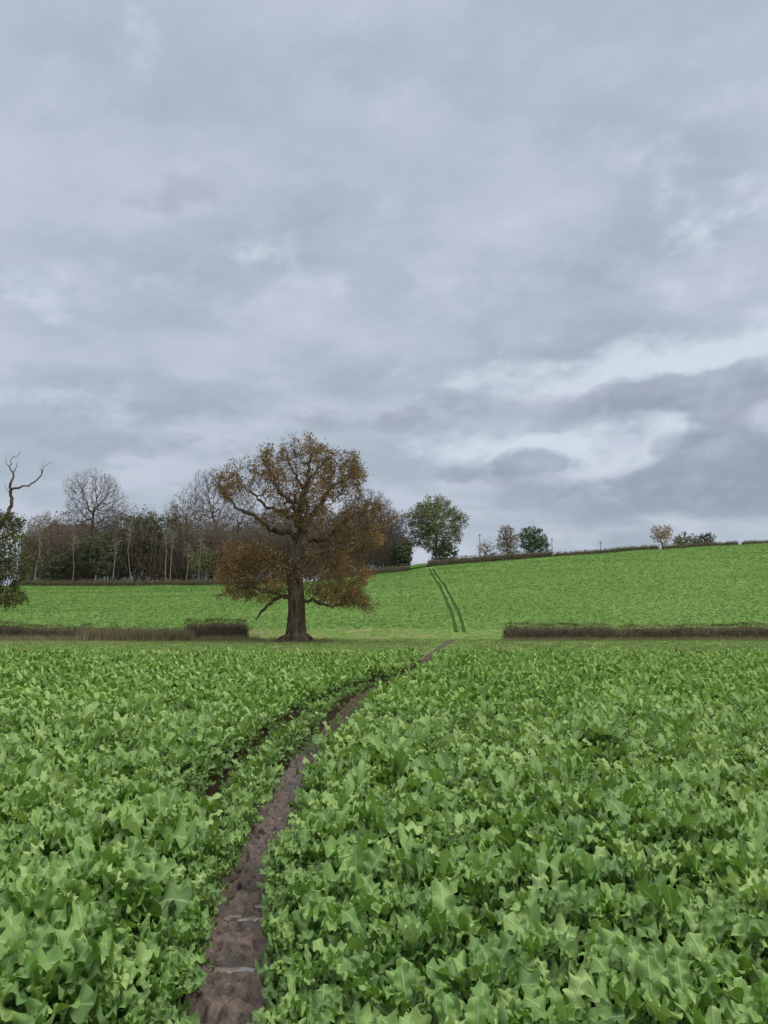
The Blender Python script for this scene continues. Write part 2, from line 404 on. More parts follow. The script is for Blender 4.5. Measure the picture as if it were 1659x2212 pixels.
# ------------------------------------------------------------------ grass on the verge
def blades(seed, n, h, w, spread, lc0):
    r = np.random.RandomState(seed); V=[];Fq=[];A=[]
    for i in range(n):
        a = r.uniform(0, 6.28); x0, y0 = r.normal(0, spread, 2); hh = h*r.uniform(.5, 1.2); lean = r.uniform(0, .5)*hh
        dx, dy = cos(a)*w, sin(a)*w; lx, ly = cos(a+1.5)*lean, sin(a+1.5)*lean
        b = len(V); V += [(x0-dx, y0-dy, 0),(x0+dx, y0+dy, 0),(x0+dx*.2+lx, y0+dy*.2+ly, hh),(x0-dx*.2+lx, y0-dy*.2+ly, hh)]
        Fq.append((b, b+1, b+2, b+3)); A += [np.clip(lc0+r.uniform(-.3, .3), 0, 1)]*4
    V = np.array(V); return V, np.array(Fq), np.array(A), np.zeros(len(V)), np.zeros(len(V))
M_grass = leafmat('verge_grass', [(0,(.12,.21,.06)),(.5,(.20,.30,.095)),(1,(.40,.38,.20))], .25)
M_dry = leafmat('dry_grass', [(0,(.14,.16,.075)),(.5,(.27,.23,.14)),(1,(.46,.40,.28))], .2)
n = 15000; yy = rng.uniform(31, 65.5, n); xx = rng.uniform(-1, 1, n)*(.52*yy+4)
kp = np.abs(xx-path_x(yy)) > .3; xx, yy = xx[kp], yy[kp]; n = len(xx)
gp = np.stack([xx, yy, rng.uniform(0, 6, n), rng.uniform(.35, .95, n), np.ones(n)], 1)
o = scatter('grass', [blades(i, 7, .12, .020, .18, .30+.14*(i % 3)) for i in range(6)], gp, rng, M_grass, smooth=False)
tag(o, 'short rough green grass on the strip between the two fields', 'grass', kind='stuff')
def strip_pts(px0, px1, Y0, Y1, n, s=(.6, 1.2)):
    yy = rng.uniform(Y0, Y1, n); xx = (rng.uniform(px0, px1, n)-CX)/F_*yy
    return np.stack([xx, yy, rng.uniform(0, 6, n), rng.uniform(*s, n), np.ones(n)], 1)
gp = np.vstack([strip_pts(-60, 560, 54.5, 57, 900, (.4,.9)), strip_pts(190, 410, 55, 58, 1100, (.9,1.9)), strip_pts(1080, 1720, 55.2, 56.4, 900, (.3,.7)), strip_pts(560, 720, 51, 56, 160, (.2,.5)), strip_pts(-20, 900, 45, 54, 300, (.2,.45))])
o = scatter('dry_weeds', [blades(20+i, 9, .5, .016, .2, .5) for i in range(6)], gp, rng, M_dry, smooth=False)
tag(o, 'dry brown weeds and long grass along the foot of the hedges', 'weeds', kind='stuff')
# ------------------------------------------------------------------ trees
class Skel:
    def __init__(s): s.p=[];s.par=[];s.g=[];s.can=[];s.k=[]
    def chain(s, pts, rad, step, rng, jit=.06, can=True, kind=1, first=False):
        pts = [np.array(q, float) for q in pts]
        if first or not s.p:
            s.p.append(pts[0]); s.par.append(-1); s.g.append(rad[0]); s.can.append(False); s.k.append(kind); last = 0; startp = pts[0]
        else:
            d = [np.sum((q-pts[0])**2) for q in s.p]; last = int(np.argmin(d)); startp = s.p[last]
        pts[0] = startp
        for i in range(len(pts)-1):
            L = np.linalg.norm(pts[i+1]-pts[i]); n = max(1, int(L/step))
            for j in range(1, n+1):
                q = pts[i]+(pts[i+1]-pts[i])*j/n + rng.normal(0, jit*step, 3)*(1 if kind else .3)
                s.p.append(q); s.par.append(last); s.g.append(rad[i]+(rad[i+1]-rad[i])*j/n); s.can.append(can); s.k.append(kind); last = len(s.p)-1
def colonize(sk, att, step, infl, kill, iters, rng, jit=.25, trop=0.):
    P_ = list(sk.p); par = list(sk.par); can = list(sk.can)
    att = np.array(att); nd = np.full(len(att), 1e9); ni = np.zeros(len(att), int)
    def upd(ids):
        nonlocal nd, ni
        ids = [i for i in ids if can[i]]
        if not ids or not len(att): return
        Q = np.array([P_[i] for i in ids])
        for c0 in range(0, len(Q), 400):
            q = Q[c0:c0+400]; d = (att**2).sum(1)[:,None]+(q**2).sum(1)[None]-2*att@q.T; j = d.argmin(1); dm = np.sqrt(np.maximum(d[np.arange(len(att)), j], 0))
            b = dm < nd; nd[b] = dm[b]; ni[b] = np.array(ids)[c0+j[b]]
    upd(range(len(P_))); grown = {}
    for it in range(iters):
        if not len(att): break
        act = nd < infl
        if it == 0 or not act.any(): act = nd < max(infl, np.percentile(nd, 20))
        new = []
        u = att[act]-np.array([P_[i] for i in ni[act]]).reshape(-1, 3); u /= np.linalg.norm(u, axis=1)[:,None]+1e-9
        ids = ni[act]; uq, inv = np.unique(ids, return_inverse=True); sm = np.zeros((len(uq), 3)); np.add.at(sm, inv, u); sm /= np.linalg.norm(sm, axis=1)[:,None]+1e-9
        for i, d in zip(uq, sm):
            d = d+rng.normal(0, jit, 3); d[2] += trop
            if par[i] >= 0:
                w = P_[i]-P_[par[i]]; d = d+.25*w/(math.sqrt(w@w)+1e-9)
            d /= math.sqrt(d@d)+1e-9; q = P_[i]+d*step
            g_ = grown.setdefault(i, [])
            if len(g_) > 3 or any(((q-P_[c])**2).sum() < (step*.45)**2 for c in g_): continue
            P_.append(q); par.append(i); can.append(True); g_.append(len(P_)-1); new.append(len(P_)-1)
        if not new:
            m_ = rng.rand(len(att)) > .3; att, nd, ni = att[m_], nd[m_], ni[m_]; continue
        upd(new)
        m_ = nd > kill; att, nd, ni = att[m_], nd[m_], ni[m_]
    return np.array(P_), np.array(par)
def radii(P_, par, g, tip, e):
    n = len(P_); acc = np.zeros(n); r = np.zeros(n)
    for i in range(n-1, -1, -1):
        ri = tip if acc[i] == 0 else acc[i]**(1/e)
        r[i] = ri
        if par[i] >= 0: acc[par[i]] += ri**e
    for i in range(n):
        if i < len(g): r[i] = g[i] if g[i] > 0 else r[i]
        if par[i] >= 0 and (i >= len(g)): r[i] = min(r[i], r[par[i]]*.92)
    return r, acc == 0
def tubes(P_, par, r, sel, k):
    n = len(P_); d = np.zeros((n, 3)); ok = par >= 0
    d[ok] = P_[ok]-P_[par[ok]]
    for i in np.where(~ok)[0]: d[i] = (0, 0, 1)
    d /= np.linalg.norm(d, axis=1)[:,None]+1e-9
    best = {}
    for i in range(n):
        p = par[i]
        if p >= 0 and (p not in best or r[i] > r[best[p]]): best[p] = i
    c = np.array([i for i in np.where(sel)[0] if par[i] >= 0], dtype=int)
    if not len(c): return np.zeros((0, 3)), np.zeros((0, 4), int)
    p = par[c]
    main = np.array([best[q] == i for i, q in zip(c, p)])
    ref = np.array([.31, .93, .12])
    def ring(pos, dr, rad):
        u = np.cross(dr, ref); u /= np.linalg.norm(u, axis=1)[:,None]+1e-9; v = np.cross(dr, u)
        a = np.arange(k)*2*pi/k
        return pos[:,None]+(u[:,None]*np.cos(a)[None,:,None]+v[:,None]*np.sin(a)[None,:,None])*rad[:,None,None]
    d0 = np.where(main[:,None], d[p], d[c]); r0 = np.where(main, r[p], np.minimum(r[p], r[c]*1.25))
    A = ring(P_[p], d0, r0); B = ring(P_[c], d[c], r[c])
    V = np.concatenate([A, B], 1).reshape(-1, 3); m_ = len(c)
    j = np.arange(k); f = np.stack([j, (j+1) % k, k+(j+1) % k, k+j], 1)
    Fq = (f[None]+(np.arange(m_)*2*k)[:,None,None]).reshape(-1, 4)
    return V, Fq
def sticks(p0, p1, rad, k=3):
    n = len(p0); d = p1-p0; d /= np.linalg.norm(d, axis=1)[:,None]+1e-9
    u = np.cross(d, [.3,.9,.1]); u /= np.linalg.norm(u, axis=1)[:,None]+1e-9; v = np.cross(d, u); a = np.arange(k)*2*pi/k
    o_ = u[:,None]*np.cos(a)[None,:,None]+v[:,None]*np.sin(a)[None,:,None]
    A = p0[:,None]+o_*rad[:,None,None]; B = p1[:,None]+o_*rad[:,None,None]*.4
    V = np.concatenate([A, B], 1).reshape(-1, 3); j = np.arange(k)
    f = np.stack([j, (j+1) % k, k+(j+1) % k, k+j], 1)
    return V, (f[None]+(np.arange(n)*2*k)[:,None,None]).reshape(-1, 4)
def leafquads(cent, size, rng, lc, flat=.0):
    n = len(cent); a = rng.normal(0, 1, (n, 3)); a[:,2] *= (1-flat); a /= np.linalg.norm(a, axis=1)[:,None]
    b = np.cross(a, rng.normal(0, 1, (n, 3))); b /= np.linalg.norm(b, axis=1)[:,None]
    s = (size*rng.uniform(.6, 1.3, n))[:,None]
    V = np.stack([cent-a*s*.5, cent+b*s*.32, cent+a*s*.5, cent-b*s*.32], 1).reshape(-1, 3)
    return V, np.arange(n*4).reshape(n, 4), np.repeat(lc, 4)
def noise3(p, s, seed=0): return (vnoise(p[:,0]*s+p[:,2]*s*.37, p[:,1]*s+p[:,2]*s*.9, seed)+vnoise(p[:,0]*s*1.1+5, p[:,2]*s, seed+1))/2
def ellip(rng, c, R, n, shell=.0):
    v = rng.normal(0, 1, (n, 3)); v /= np.linalg.norm(v, axis=1)[:,None]
    return np.array(c)+v*(rng.uniform(shell**3, 1, n)**(1/3))[:,None]*np.array(R)
def build_tree(name, label, cat, loc, sk, att, step, infl, kill, bark, tip=.02, e=2.3, jit=.25, trop=0., leaf=None, group=None, seed=1, ktr=10, twigbark=None, iters=90, clumpf=None, tw=None):
    r_ = np.random.RandomState(seed)
    P_, par = colonize(sk, att, step, infl, kill, iters, r_, jit, trop)
    r, term = radii(P_, par, sk.g, tip, e)
    root = empty(name, loc); tag(root, label, cat, group)
    kinds = np.full(len(P_), 2); kinds[:len(sk.k)] = sk.k
    V, Fq = tubes(P_, par, r, kinds == 0, ktr); link('trunk', npmesh('trunk', V, Fq, bark, True), root)
    big = (kinds > 0)
    V1, F1 = tubes(P_, par, r, big & (r > tip*2.2), 6); V2, F2 = tubes(P_, par, r, big & (r <= tip*2.2), 3)
    VV = [V1, V2]; FF = [F1, F2+len(V1)]
    if tw:
        cnt, ln, rd = tw; ids = np.where((r < tip*1.9) & (np.arange(len(P_)) >= len(sk.g)))[0]
        if len(ids):
            ids = np.repeat(ids, cnt); p0 = P_[ids]; dr = P_[ids]-P_[par[ids]]; dr /= np.linalg.norm(dr, axis=1)[:,None]+1e-9
            dd = dr*.8+r_.normal(0, .6, p0.shape); dd[:,2] += .25; dd /= np.linalg.norm(dd, axis=1)[:,None]
            V3, F3 = sticks(p0, p0+dd*(ln*r_.uniform(.4, 1.2, len(p0)))[:,None], np.full(len(p0), rd)); FF.append(F3+len(V1)+len(V2)); VV.append(V3)
    VV = np.vstack(VV); FF = np.vstack(FF)
    if len(FF): link('branches', npmesh('branches', VV, FF, twigbark or bark, True), root)
    if leaf:
        thr, per, sig, size, lm, dens, lcb = leaf
        ids = np.where((r < thr) & (np.arange(len(P_)) >= len(sk.g)))[0]; q = P_[ids]
        if clumpf: w = dens(q)*np.clip((noise3(q, clumpf, seed)-.34)*5, .18, 1.6)
        else: w = dens(q)*np.clip(.25+1.7*(noise3(q, 1.1/max(sig*3, .6), seed)-.18), .0, 1.6)
        cnt = r_.poisson(np.clip(per*w, 0, None)); c = np.repeat(q, cnt, 0)
        clump = np.repeat(noise3(q, .7/max(sig*3, .6), seed+9), cnt)
        c = c+r_.normal(0, sig, c.shape)
        lc = np.clip(lcb+(clump-.5)*1.0+r_.normal(0, .16, len(c)), 0, 1)
        if len(c):
            V, Fq, A = leafquads(c, size, r_, lc)
            link('crown', npmesh('crown', V, Fq, lm, False, lc=A), root)
    return root
M_oakbark = barkmat('oak_bark', (.065,.050,.040), (.22,.165,.125), 5)
M_twig = barkmat('twig_bark', (.085,.066,.05), (.16,.125,.095), 2, simple_=True)
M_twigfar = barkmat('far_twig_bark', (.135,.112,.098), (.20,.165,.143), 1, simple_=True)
M_birch = barkmat('birch_bark', (.30,.27,.22), (.52,.47,.40), 1.5, simple_=True)
M_oakleaf = leafmat('oak_leaf', [(0,(.115,.105,.045)),(.35,(.215,.155,.070)),(.65,(.36,.215,.10)),(1,(.48,.32,.18))], .3)
M_dark = leafmat('evergreen_leaf', [(0,(.065,.078,.050)),(.5,(.125,.142,.085)),(1,(.20,.205,.13))])
M_olive = leafmat('olive_leaf', [(0,(.10,.12,.055)),(.5,(.20,.22,.105)),(1,(.36,.36,.20))])
M_rust = leafmat('rust_leaf', [(0,(.13,.105,.07)),(.5,(.24,.18,.115)),(1,(.38,.27,.17))])
M_green = leafmat('green_leaf', [(0,(.045,.085,.038)),(.5,(.095,.16,.068)),(1,(.19,.25,.12))])
M_orange = leafmat('orange_leaf', [(0,(.22,.15,.10)),(.5,(.42,.29,.18)),(1,(.58,.43,.28))])
# --- the big oak
OY = 53.0
r1 = np.random.RandomState(5)
ob = P(640, 1386, OY); ob[2] = float(gz(ob[0], OY))
def O(px, py, dy=0): q = P(px, py, OY); q = q-ob; q[1] = dy; return q
sk = Skel()
sk.chain([(0,0,-.15), (0,0,.15), O(640,1372), O(640,1350), O(641,1320), O(640,1285), O(637,1250), O(634,1220), O(640,1195), O(652,1172), O(653,1150)], [1.0,.86,.74,.64,.58,.55,.54,.55,.47,.44,.40], .22, r1, .05, True, 0, True)
for i in range(len(sk.p)):
    if sk.p[i][2] < 2.6: sk.can[i] = False
for a in np.arange(0, 2*pi, 2*pi/9):
    a += r1.uniform(-.2, .2); l = r1.uniform(.9, 1.35)
    sk.chain([(0,0,.42),(cos(a)*.55,sin(a)*.55,.34),(cos(a)*l,sin(a)*l,.10),(cos(a)*(l+.3),sin(a)*(l+.3),-.2)], [.25,.27,.2,.06], .2, r1, .2, False, 0)
LIMBS = [
 ([(653,1150,0),(645,1120,-.2),(652,1085,.2),(662,1045,0),(668,1005,.2),(672,972,0)], [.38,.32,.25,.17,.11,.05]),
 ([(650,1140,0),(668,1110,.6),(688,1085,1),(705,1050,1.3),(735,1028,1.6),(768,1020,1.8)], [.26,.22,.18,.12,.08,.04]),
 ([(652,1115,0),(632,1090,-.4),(605,1062,-.8),(592,1030,-1),(580,1010,-1.2)], [.22,.18,.14,.09,.04]),
 ([(652,1165,0),(620,1150,-.5),(592,1150,-.9),(562,1125,-1.4),(530,1112,-1.6),(500,1080,-1.5),(482,1048,-1.2)], [.26,.22,.18,.14,.11,.07,.035]),
 ([(650,1125,0),(610,1098,.8),(570,1092,1.4),(540,1060,1.8),(505,1040,2)], [.2,.16,.12,.08,.035]),
 ([(652,1170,0),(690,1165,.5),(722,1142,.8),(752,1112,.8),(800,1098,.6),(825,1092,.3)], [.22,.18,.14,.1,.06,.03]),
 ([(640,1205,0),(690,1198,-.8),(735,1185,-1.4),(775,1190,-1.7),(805,1175,-1.8)], [.16,.13,.1,.07,.03]),
 ([(638,1215,0),(600,1205,-.6),(560,1212,-1),(520,1215,-1.2),(485,1235,-1.3)], [.16,.13,.1,.07,.03]),
 ([(638,1292,0),(612,1290,-.5),(595,1298,-.8),(578,1312,-1),(560,1337,-1.1)], [.2,.17,.14,.11,.05]),
 ([(612,1290,-.5),(580,1278,-.9),(545,1268,-1.2),(505,1275,-1.4),(480,1290,-1.5)], [.14,.12,.09,.06,.03]),
 ([(642,1302,0),(680,1300,-.6),(720,1312,-1),(755,1300,-1.3),(790,1310,-1.5)], [.14,.12,.09,.06,.03]),
 ([(640,1240,0),(650,1215,-1.6),(655,1215,-3),(640,1225,-4.3)], [.2,.15,.1,.05]),
 ([(640,1230,0),(640,1205,1.6),(630,1200,3),(640,1200,4.4)], [.2,.15,.1,.05]),
 ([(650,1160,0),(655,1125,-1.4),(650,1100,-2.6),(645,1085,-3.6)], [.2,.15,.1,.05]),
 ([(650,1160,0),(650,1115,1.4),(655,1085,2.6),(650,1060,3.5)], [.2,.15,.1,.05]),
 ([(660,1060,0),(640,1030,-.6),(625,1000,-.8),(618,978,-.8)], [.14,.1,.07,.035]),
 ([(664,1040,0),(690,1010,-.6),(712,995,-.8),(738,980,-.8)], [.12,.08,.05,.03]),
]
for pl, rd in LIMBS: sk.chain([O(*q) for q in pl], rd, .22, r1, .34, True, 1)
ELL = [(668,984,50,30,360),(612,1002,42,26,250),(738,1006,48,26,250),(775,1022,20,14,70),(556,1030,58,34,310),(504,1052,42,34,220),(650,1060,90,40,480),(750,1058,40,28,180),(788,1105,54,30,240),(828,1118,28,26,120),
       (600,1120,64,26,210),(700,1130,64,34,240),(775,1162,60,32,270),(560,1200,66,28,320),(505,1235,42,32,210),(600,1235,84,38,410),(690,1222,74,38,400),(760,1240,50,32,220),(540,1280,60,22,200),(722,1276,58,28,260),(775,1302,42,18,170),(640,1262,76,26,150),(498,1180,28,22,90)]
att = []
for px, py, rx, ry, n in ELL:
    dx = (px-640)/F_*OY; dm = math.sqrt(max(1.5, 5.2**2-dx**2)); c = O(px, py, 0)
    for s_ in range(n):
        q = ellip(r1, c, (rx/F_*OY, 1, ry/F_*OY), 1)[0]; q[1] = r1.uniform(-1, 1)*dm*.8; att.append(q)
def oakdens(q):
    zt = q[:,2]
    d = .95*np.clip(.40+np.sqrt(q[:,0]**2+q[:,1]**2+np.clip(zt-8.5,0,9)**2)/4.6, .35, 1.3)
    gap = (q[:,0] < -1.5) & (q[:,0] > -5) & (zt > O(0,1175)[2]) & (zt < O(0,1105)[2])
    return np.where(gap, .4, d)
build_tree('oak_tree', 'large old oak with thick gnarled trunk and brown autumn leaves, between the two fields', 'tree', tuple(ob), sk, att, .20, 2.2, .30, M_oakbark, tip=.010, e=2.2, jit=.6, leaf=(.030, 4.6, .17, .145, M_oakleaf, oakdens, .50), seed=11, ktr=14, twigbark=M_twig, iters=140, clumpf=.9, tw=(3, .38, .006))
# --- generic trees
def std_tree(name, label, cat, px, basey, topy, wpx, Y, seed, kind, group=None, crown0=.25, lean=0, n=900, dens=1.0, size=None, lm=None, trunkr=None, bark=None, twn=3):
    r_ = np.random.RandomState(seed)
    b = P(px, basey, Y); b[2] = float(gz(b[0], Y))-.1
    H = P(px, topy, Y)[2]-b[2]; Wd = wpx/F_*Y/2
    bare = lm is None
    sk = Skel(); tr = trunkr or H*.018
    top = .9 if kind in ('birch', 'cone') else .6
    pts = [(0,0,0), (0,0,H*.04)]; rad = [tr*1.5, tr*1.1]
    for i, f in enumerate(np.linspace(.15, top, 5)):
        pts.append((lean*f*H+r_.normal(0, .015*H), r_.normal(0, .012*H), H*f)); rad.append(tr*(1-.8*f*(1 if top < .8 else 1.1)))
    sk.chain(pts, rad, H*.03, r_, .1, True, 0, True)
    for i in range(len(sk.p)):
        if sk.p[i][2] < H*crown0*.7: sk.can[i] = False
    if bare and kind == 'round': n = int(n*1.7)
    if kind == 'cone':
        z = r_.uniform(0, 1, n)**1.4; a = r_.uniform(0, 6.28, n); rr = np.sqrt(r_.uniform(0, 1, n))*(1-z)*Wd+.2
        att = np.stack([np.cos(a)*rr, np.sin(a)*rr, H*(crown0+(1-crown0)*z)], 1)
    elif kind == 'birch':
        att = ellip(r_, (lean*H*.6, 0, H*(.5+crown0/2)), (Wd, Wd, H*(1-crown0)/2), n)
    else:
        zc = H*(1+crown0)/2
        A = [ellip(r_, (lean*H*.5, 0, zc), (Wd*.85, Wd*.85, H*(1-crown0)/2*.95), n//2)]
        for q in range(8):
            a = r_.uniform(0, 6.28); s_ = r_.uniform(.35, .5); zz = r_.uniform(-.55, .65)
            rr = math.sqrt(1-zz*zz)*(1-s_)
            A.append(ellip(r_, (cos(a)*Wd*rr*1.08, sin(a)*Wd*rr, zc+zz*H*(1-crown0)/2*.95), (Wd*s_, Wd*s_, H*(1-crown0)/2*s_*.9), n//16))
        att = np.vstack(A)
        att[:,2] = np.minimum(att[:,2], H*.995)
    lf = None
    if lm is not None:
        lf = (H*.006, 3.0*dens, H*.018, size or H*.022, lm, lambda q: np.ones(len(q)), .5)
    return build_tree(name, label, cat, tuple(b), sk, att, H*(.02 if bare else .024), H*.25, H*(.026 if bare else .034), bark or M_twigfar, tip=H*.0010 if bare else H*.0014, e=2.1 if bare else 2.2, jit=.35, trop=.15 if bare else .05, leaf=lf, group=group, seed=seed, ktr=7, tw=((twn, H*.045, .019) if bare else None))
# left edge oak with dead antler limbs
LY = 58.0
lb = P(-75, 1385, LY); lb[2] = float(gz(lb[0], LY))
def LO(px, py, dy=0): q = P(px, py, LY)-lb; q[1] = dy; return q
r2 = np.random.RandomState(8); sk = Skel()
sk.chain([(0,0,-.1),(0,0,.3),LO(-75,1330),LO(-70,1270),LO(-60,1210),LO(-50,1160)], [.8,.6,.5,.45,.38,.3], .25, r2, .05, True, 0, True)
for i in range(len(sk.p)):
    if sk.p[i][2] < 2: sk.can[i] = False
DEAD = [([(-50,1175,0),(-10,1150,-.3),(22,1120,-.5),(32,1085,-.5),(30,1060,-.5),(34,1025,-.5),(24,1010,-.5),(36,992,-.5),(50,978,-.5)], [.25,.2,.17,.13,.11,.06,.04,.03,.015]),
        ([(31,1062,-.5),(55,1055,-.6),(80,1045,-.6),(98,1028,-.6),(105,1010,-.6),(120,1003,-.6)], [.09,.075,.06,.045,.025,.012]),
        ([(100,1026,-.6),(96,1015,-.6),(104,1002,-.6)], [.03,.02,.01]), ([(34,1022,-.5),(44,1012,-.5),(46,1000,-.5)], [.04,.03,.012]), ([(26,1010,-.5),(18,998,-.5),(20,988,-.5)], [.03,.02,.01]),
        ([(22,1110,-.5),(16,1125,-.5),(35,1118,-.5),(48,1112,-.5)], [.06,.05,.03,.012]),([(32,1080,-.5),(22,1060,-.5),(20,1045,-.5)], [.04,.025,.012])]
for pl, rd in DEAD: sk.chain([LO(*q) for q in pl], rd, .22, r2, .25, False, 1)
for pl, rd in [([(-60,1220,0),(-30,1215,-.5),(10,1210,-.8),(35,1225,-1)], [.2,.15,.1,.04]), ([(-65,1260,0),(-30,1255,-.5),(5,1265,-.7),(25,1275,-.8)], [.18,.13,.08,.04]), ([(-55,1180,0),(-20,1170,.6),(15,1150,.8),(30,1140,1)], [.18,.13,.08,.03])]:
    sk.chain([LO(*q) for q in pl], rd, .25, r2, .25, True, 1)
att = []
for px, py, rx, ry, n in [(-8,1130,34,30,240),(24,1120,22,14,60),(10,1185,40,34,420),(0,1240,36,36,400),(34,1238,28,16,100),(-10,1290,44,26,240),(28,1288,26,14,70),(55,1205,26,14,90),(44,1165,22,12,60),(-110,1180,90,100,500)]:
    q = ellip(r2, LO(px, py), (rx/F_*LY, 1, ry/F_*LY), n); q[:,1] = r2.uniform(-2., 2., n); att.append(q)
M_oakleaf2 = leafmat('green_oak_leaf', [(0,(.05,.072,.030)),(.5,(.12,.135,.055)),(1,(.27,.24,.11))])
build_tree('oak_tree', 'dark leafed oak cut off by the left edge, bare dead forked limbs on top', 'tree', tuple(lb), sk, np.vstack(att), .25, 2.2, .34, M_oakbark, tip=.014, e=2.25, jit=.5, leaf=(.034, 8, .18, .17, M_oakleaf2, lambda q: np.ones(len(q)), .45), seed=21, ktr=10, twigbark=M_twig, clumpf=.9, tw=(1, .35, .009))
# trees of the wood
T = std_tree
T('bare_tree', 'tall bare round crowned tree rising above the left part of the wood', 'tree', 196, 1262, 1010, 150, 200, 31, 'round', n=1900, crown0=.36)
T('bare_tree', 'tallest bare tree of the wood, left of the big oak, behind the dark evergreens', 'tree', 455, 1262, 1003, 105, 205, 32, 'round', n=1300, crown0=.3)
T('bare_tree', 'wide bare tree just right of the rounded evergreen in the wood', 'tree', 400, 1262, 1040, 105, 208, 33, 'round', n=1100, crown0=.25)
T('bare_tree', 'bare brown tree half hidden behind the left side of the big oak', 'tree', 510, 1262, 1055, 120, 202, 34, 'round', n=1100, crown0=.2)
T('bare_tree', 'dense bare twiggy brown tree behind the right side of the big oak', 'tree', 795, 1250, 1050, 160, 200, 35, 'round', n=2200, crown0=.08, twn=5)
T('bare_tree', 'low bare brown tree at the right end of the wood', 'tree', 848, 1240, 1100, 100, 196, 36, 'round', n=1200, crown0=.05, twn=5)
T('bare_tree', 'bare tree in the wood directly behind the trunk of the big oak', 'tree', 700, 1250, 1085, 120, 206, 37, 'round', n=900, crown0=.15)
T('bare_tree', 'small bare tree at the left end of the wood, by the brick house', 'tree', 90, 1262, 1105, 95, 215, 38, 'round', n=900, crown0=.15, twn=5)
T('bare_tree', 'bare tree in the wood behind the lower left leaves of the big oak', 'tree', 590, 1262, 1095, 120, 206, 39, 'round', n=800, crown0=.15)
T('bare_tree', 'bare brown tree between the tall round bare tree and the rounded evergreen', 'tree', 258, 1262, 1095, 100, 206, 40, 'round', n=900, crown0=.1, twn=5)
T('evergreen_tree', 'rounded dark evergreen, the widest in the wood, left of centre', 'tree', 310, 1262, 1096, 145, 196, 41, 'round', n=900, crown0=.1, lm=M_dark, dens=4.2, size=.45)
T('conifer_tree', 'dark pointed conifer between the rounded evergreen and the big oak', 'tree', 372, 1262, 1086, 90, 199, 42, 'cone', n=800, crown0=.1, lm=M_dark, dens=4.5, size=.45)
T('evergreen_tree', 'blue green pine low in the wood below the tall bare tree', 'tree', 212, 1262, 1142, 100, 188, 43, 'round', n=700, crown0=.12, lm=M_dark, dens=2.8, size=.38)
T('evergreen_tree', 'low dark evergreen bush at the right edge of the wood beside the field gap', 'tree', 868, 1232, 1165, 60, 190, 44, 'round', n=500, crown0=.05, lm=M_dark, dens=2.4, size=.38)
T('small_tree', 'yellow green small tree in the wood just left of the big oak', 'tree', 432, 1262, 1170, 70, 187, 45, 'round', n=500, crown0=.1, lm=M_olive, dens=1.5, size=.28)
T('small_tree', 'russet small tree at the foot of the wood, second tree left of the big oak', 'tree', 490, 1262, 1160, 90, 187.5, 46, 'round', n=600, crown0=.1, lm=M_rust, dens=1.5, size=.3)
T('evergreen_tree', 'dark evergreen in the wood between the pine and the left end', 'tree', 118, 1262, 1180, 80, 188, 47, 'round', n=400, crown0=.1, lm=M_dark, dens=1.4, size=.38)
bl = [(76,1130,'leftmost'),(158,1145,'second'),(243,1160,'third'),(279,1120,'fourth'),(357,1125,'fifth'),(366,1140,'sixth'),(402,1170,'seventh'),(428,1155,'eighth and last')]
base = []
for i, (px, ty, w_) in enumerate(bl):
    lab = w_+' from the left of the thin pale birch trunks along the wood'
    if i < 3:
        o = T('birch_tree', lab, 'tree', px, 1262, ty, 26, 185, 50+i, 'birch', group='birch trees along the wood edge', n=60, crown0=.6, lean=[.05,-.04,.03][i], trunkr=.10, bark=M_birch, twn=1)
        base.append((o, P(px, ty, 185)[2]-float(gz(P(px,1262,185)[0], 185))))
    else:
        src, h0 = base[i % 3]; o = copy_tree(src); b = P(px, 1262, 184.5+.4*(i % 3)); b[2] = float(gz(b[0], b[1]))-.1
        h = P(px, ty, 185)[2]-b[2]; o.location = b; o.scale = (.9, .9, h/h0); o.rotation_euler = (0, 0, i*1.3); tag(o, lab)
# hillside trees
T('maple_tree', 'pale green and brown broad tree standing alone right of the wood by the field corner', 'tree', 943, 1218, 1064, 140, 197, 61, 'round', n=2100, crown0=.14, lm=M_olive, dens=4.0, size=.36, bark=M_twig)
T('bush', 'dense brown green bush at the foot of the broad pale green tree', 'bush', 962, 1218, 1165, 75, 193, 62, 'round', n=500, crown0=.02, lm=M_dark, dens=1.8, size=.3)
T('small_tree', 'reddish brown half bare tree on the skyline beside a dark green tree', 'tree', 1097, 1206, 1130, 60, 198, 63, 'round', n=700, crown0=.18, lm=M_rust, dens=1.8, size=.28, bark=M_twig)
T('small_tree', 'dark green rounded tree on the skyline right of the reddish brown tree', 'tree', 1151, 1204, 1133, 78, 198, 64, 'round', n=800, crown0=.22, lm=M_green, dens=2.6, size=.3, bark=M_twig)
T('bush', 'low bare bush on the skyline left of the reddish brown tree', 'bush', 1052, 1208, 1163, 50, 198, 65, 'round', n=350, crown0=.05, lm=M_rust, dens=.9, size=.25)
T('small_tree', 'small orange tree on the skyline at the right', 'tree', 1432, 1194, 1130, 54, 198, 66, 'round', n=500, crown0=.25, lm=M_orange, dens=1.6, size=.24, bark=M_twig)
T('bush', 'low grey green bush on the skyline, nearest the small orange tree', 'bush', 1482, 1192, 1147, 62, 198, 67, 'round', n=500, crown0=.05, lm=M_olive, dens=1.1, size=.26)
T('bush', 'low dark bush on the skyline, second bush right of the small orange tree', 'bush', 1522, 1190, 1148, 56, 199, 68, 'round', n=500, crown0=.05, lm=M_dark, dens=1.0, size=.28)
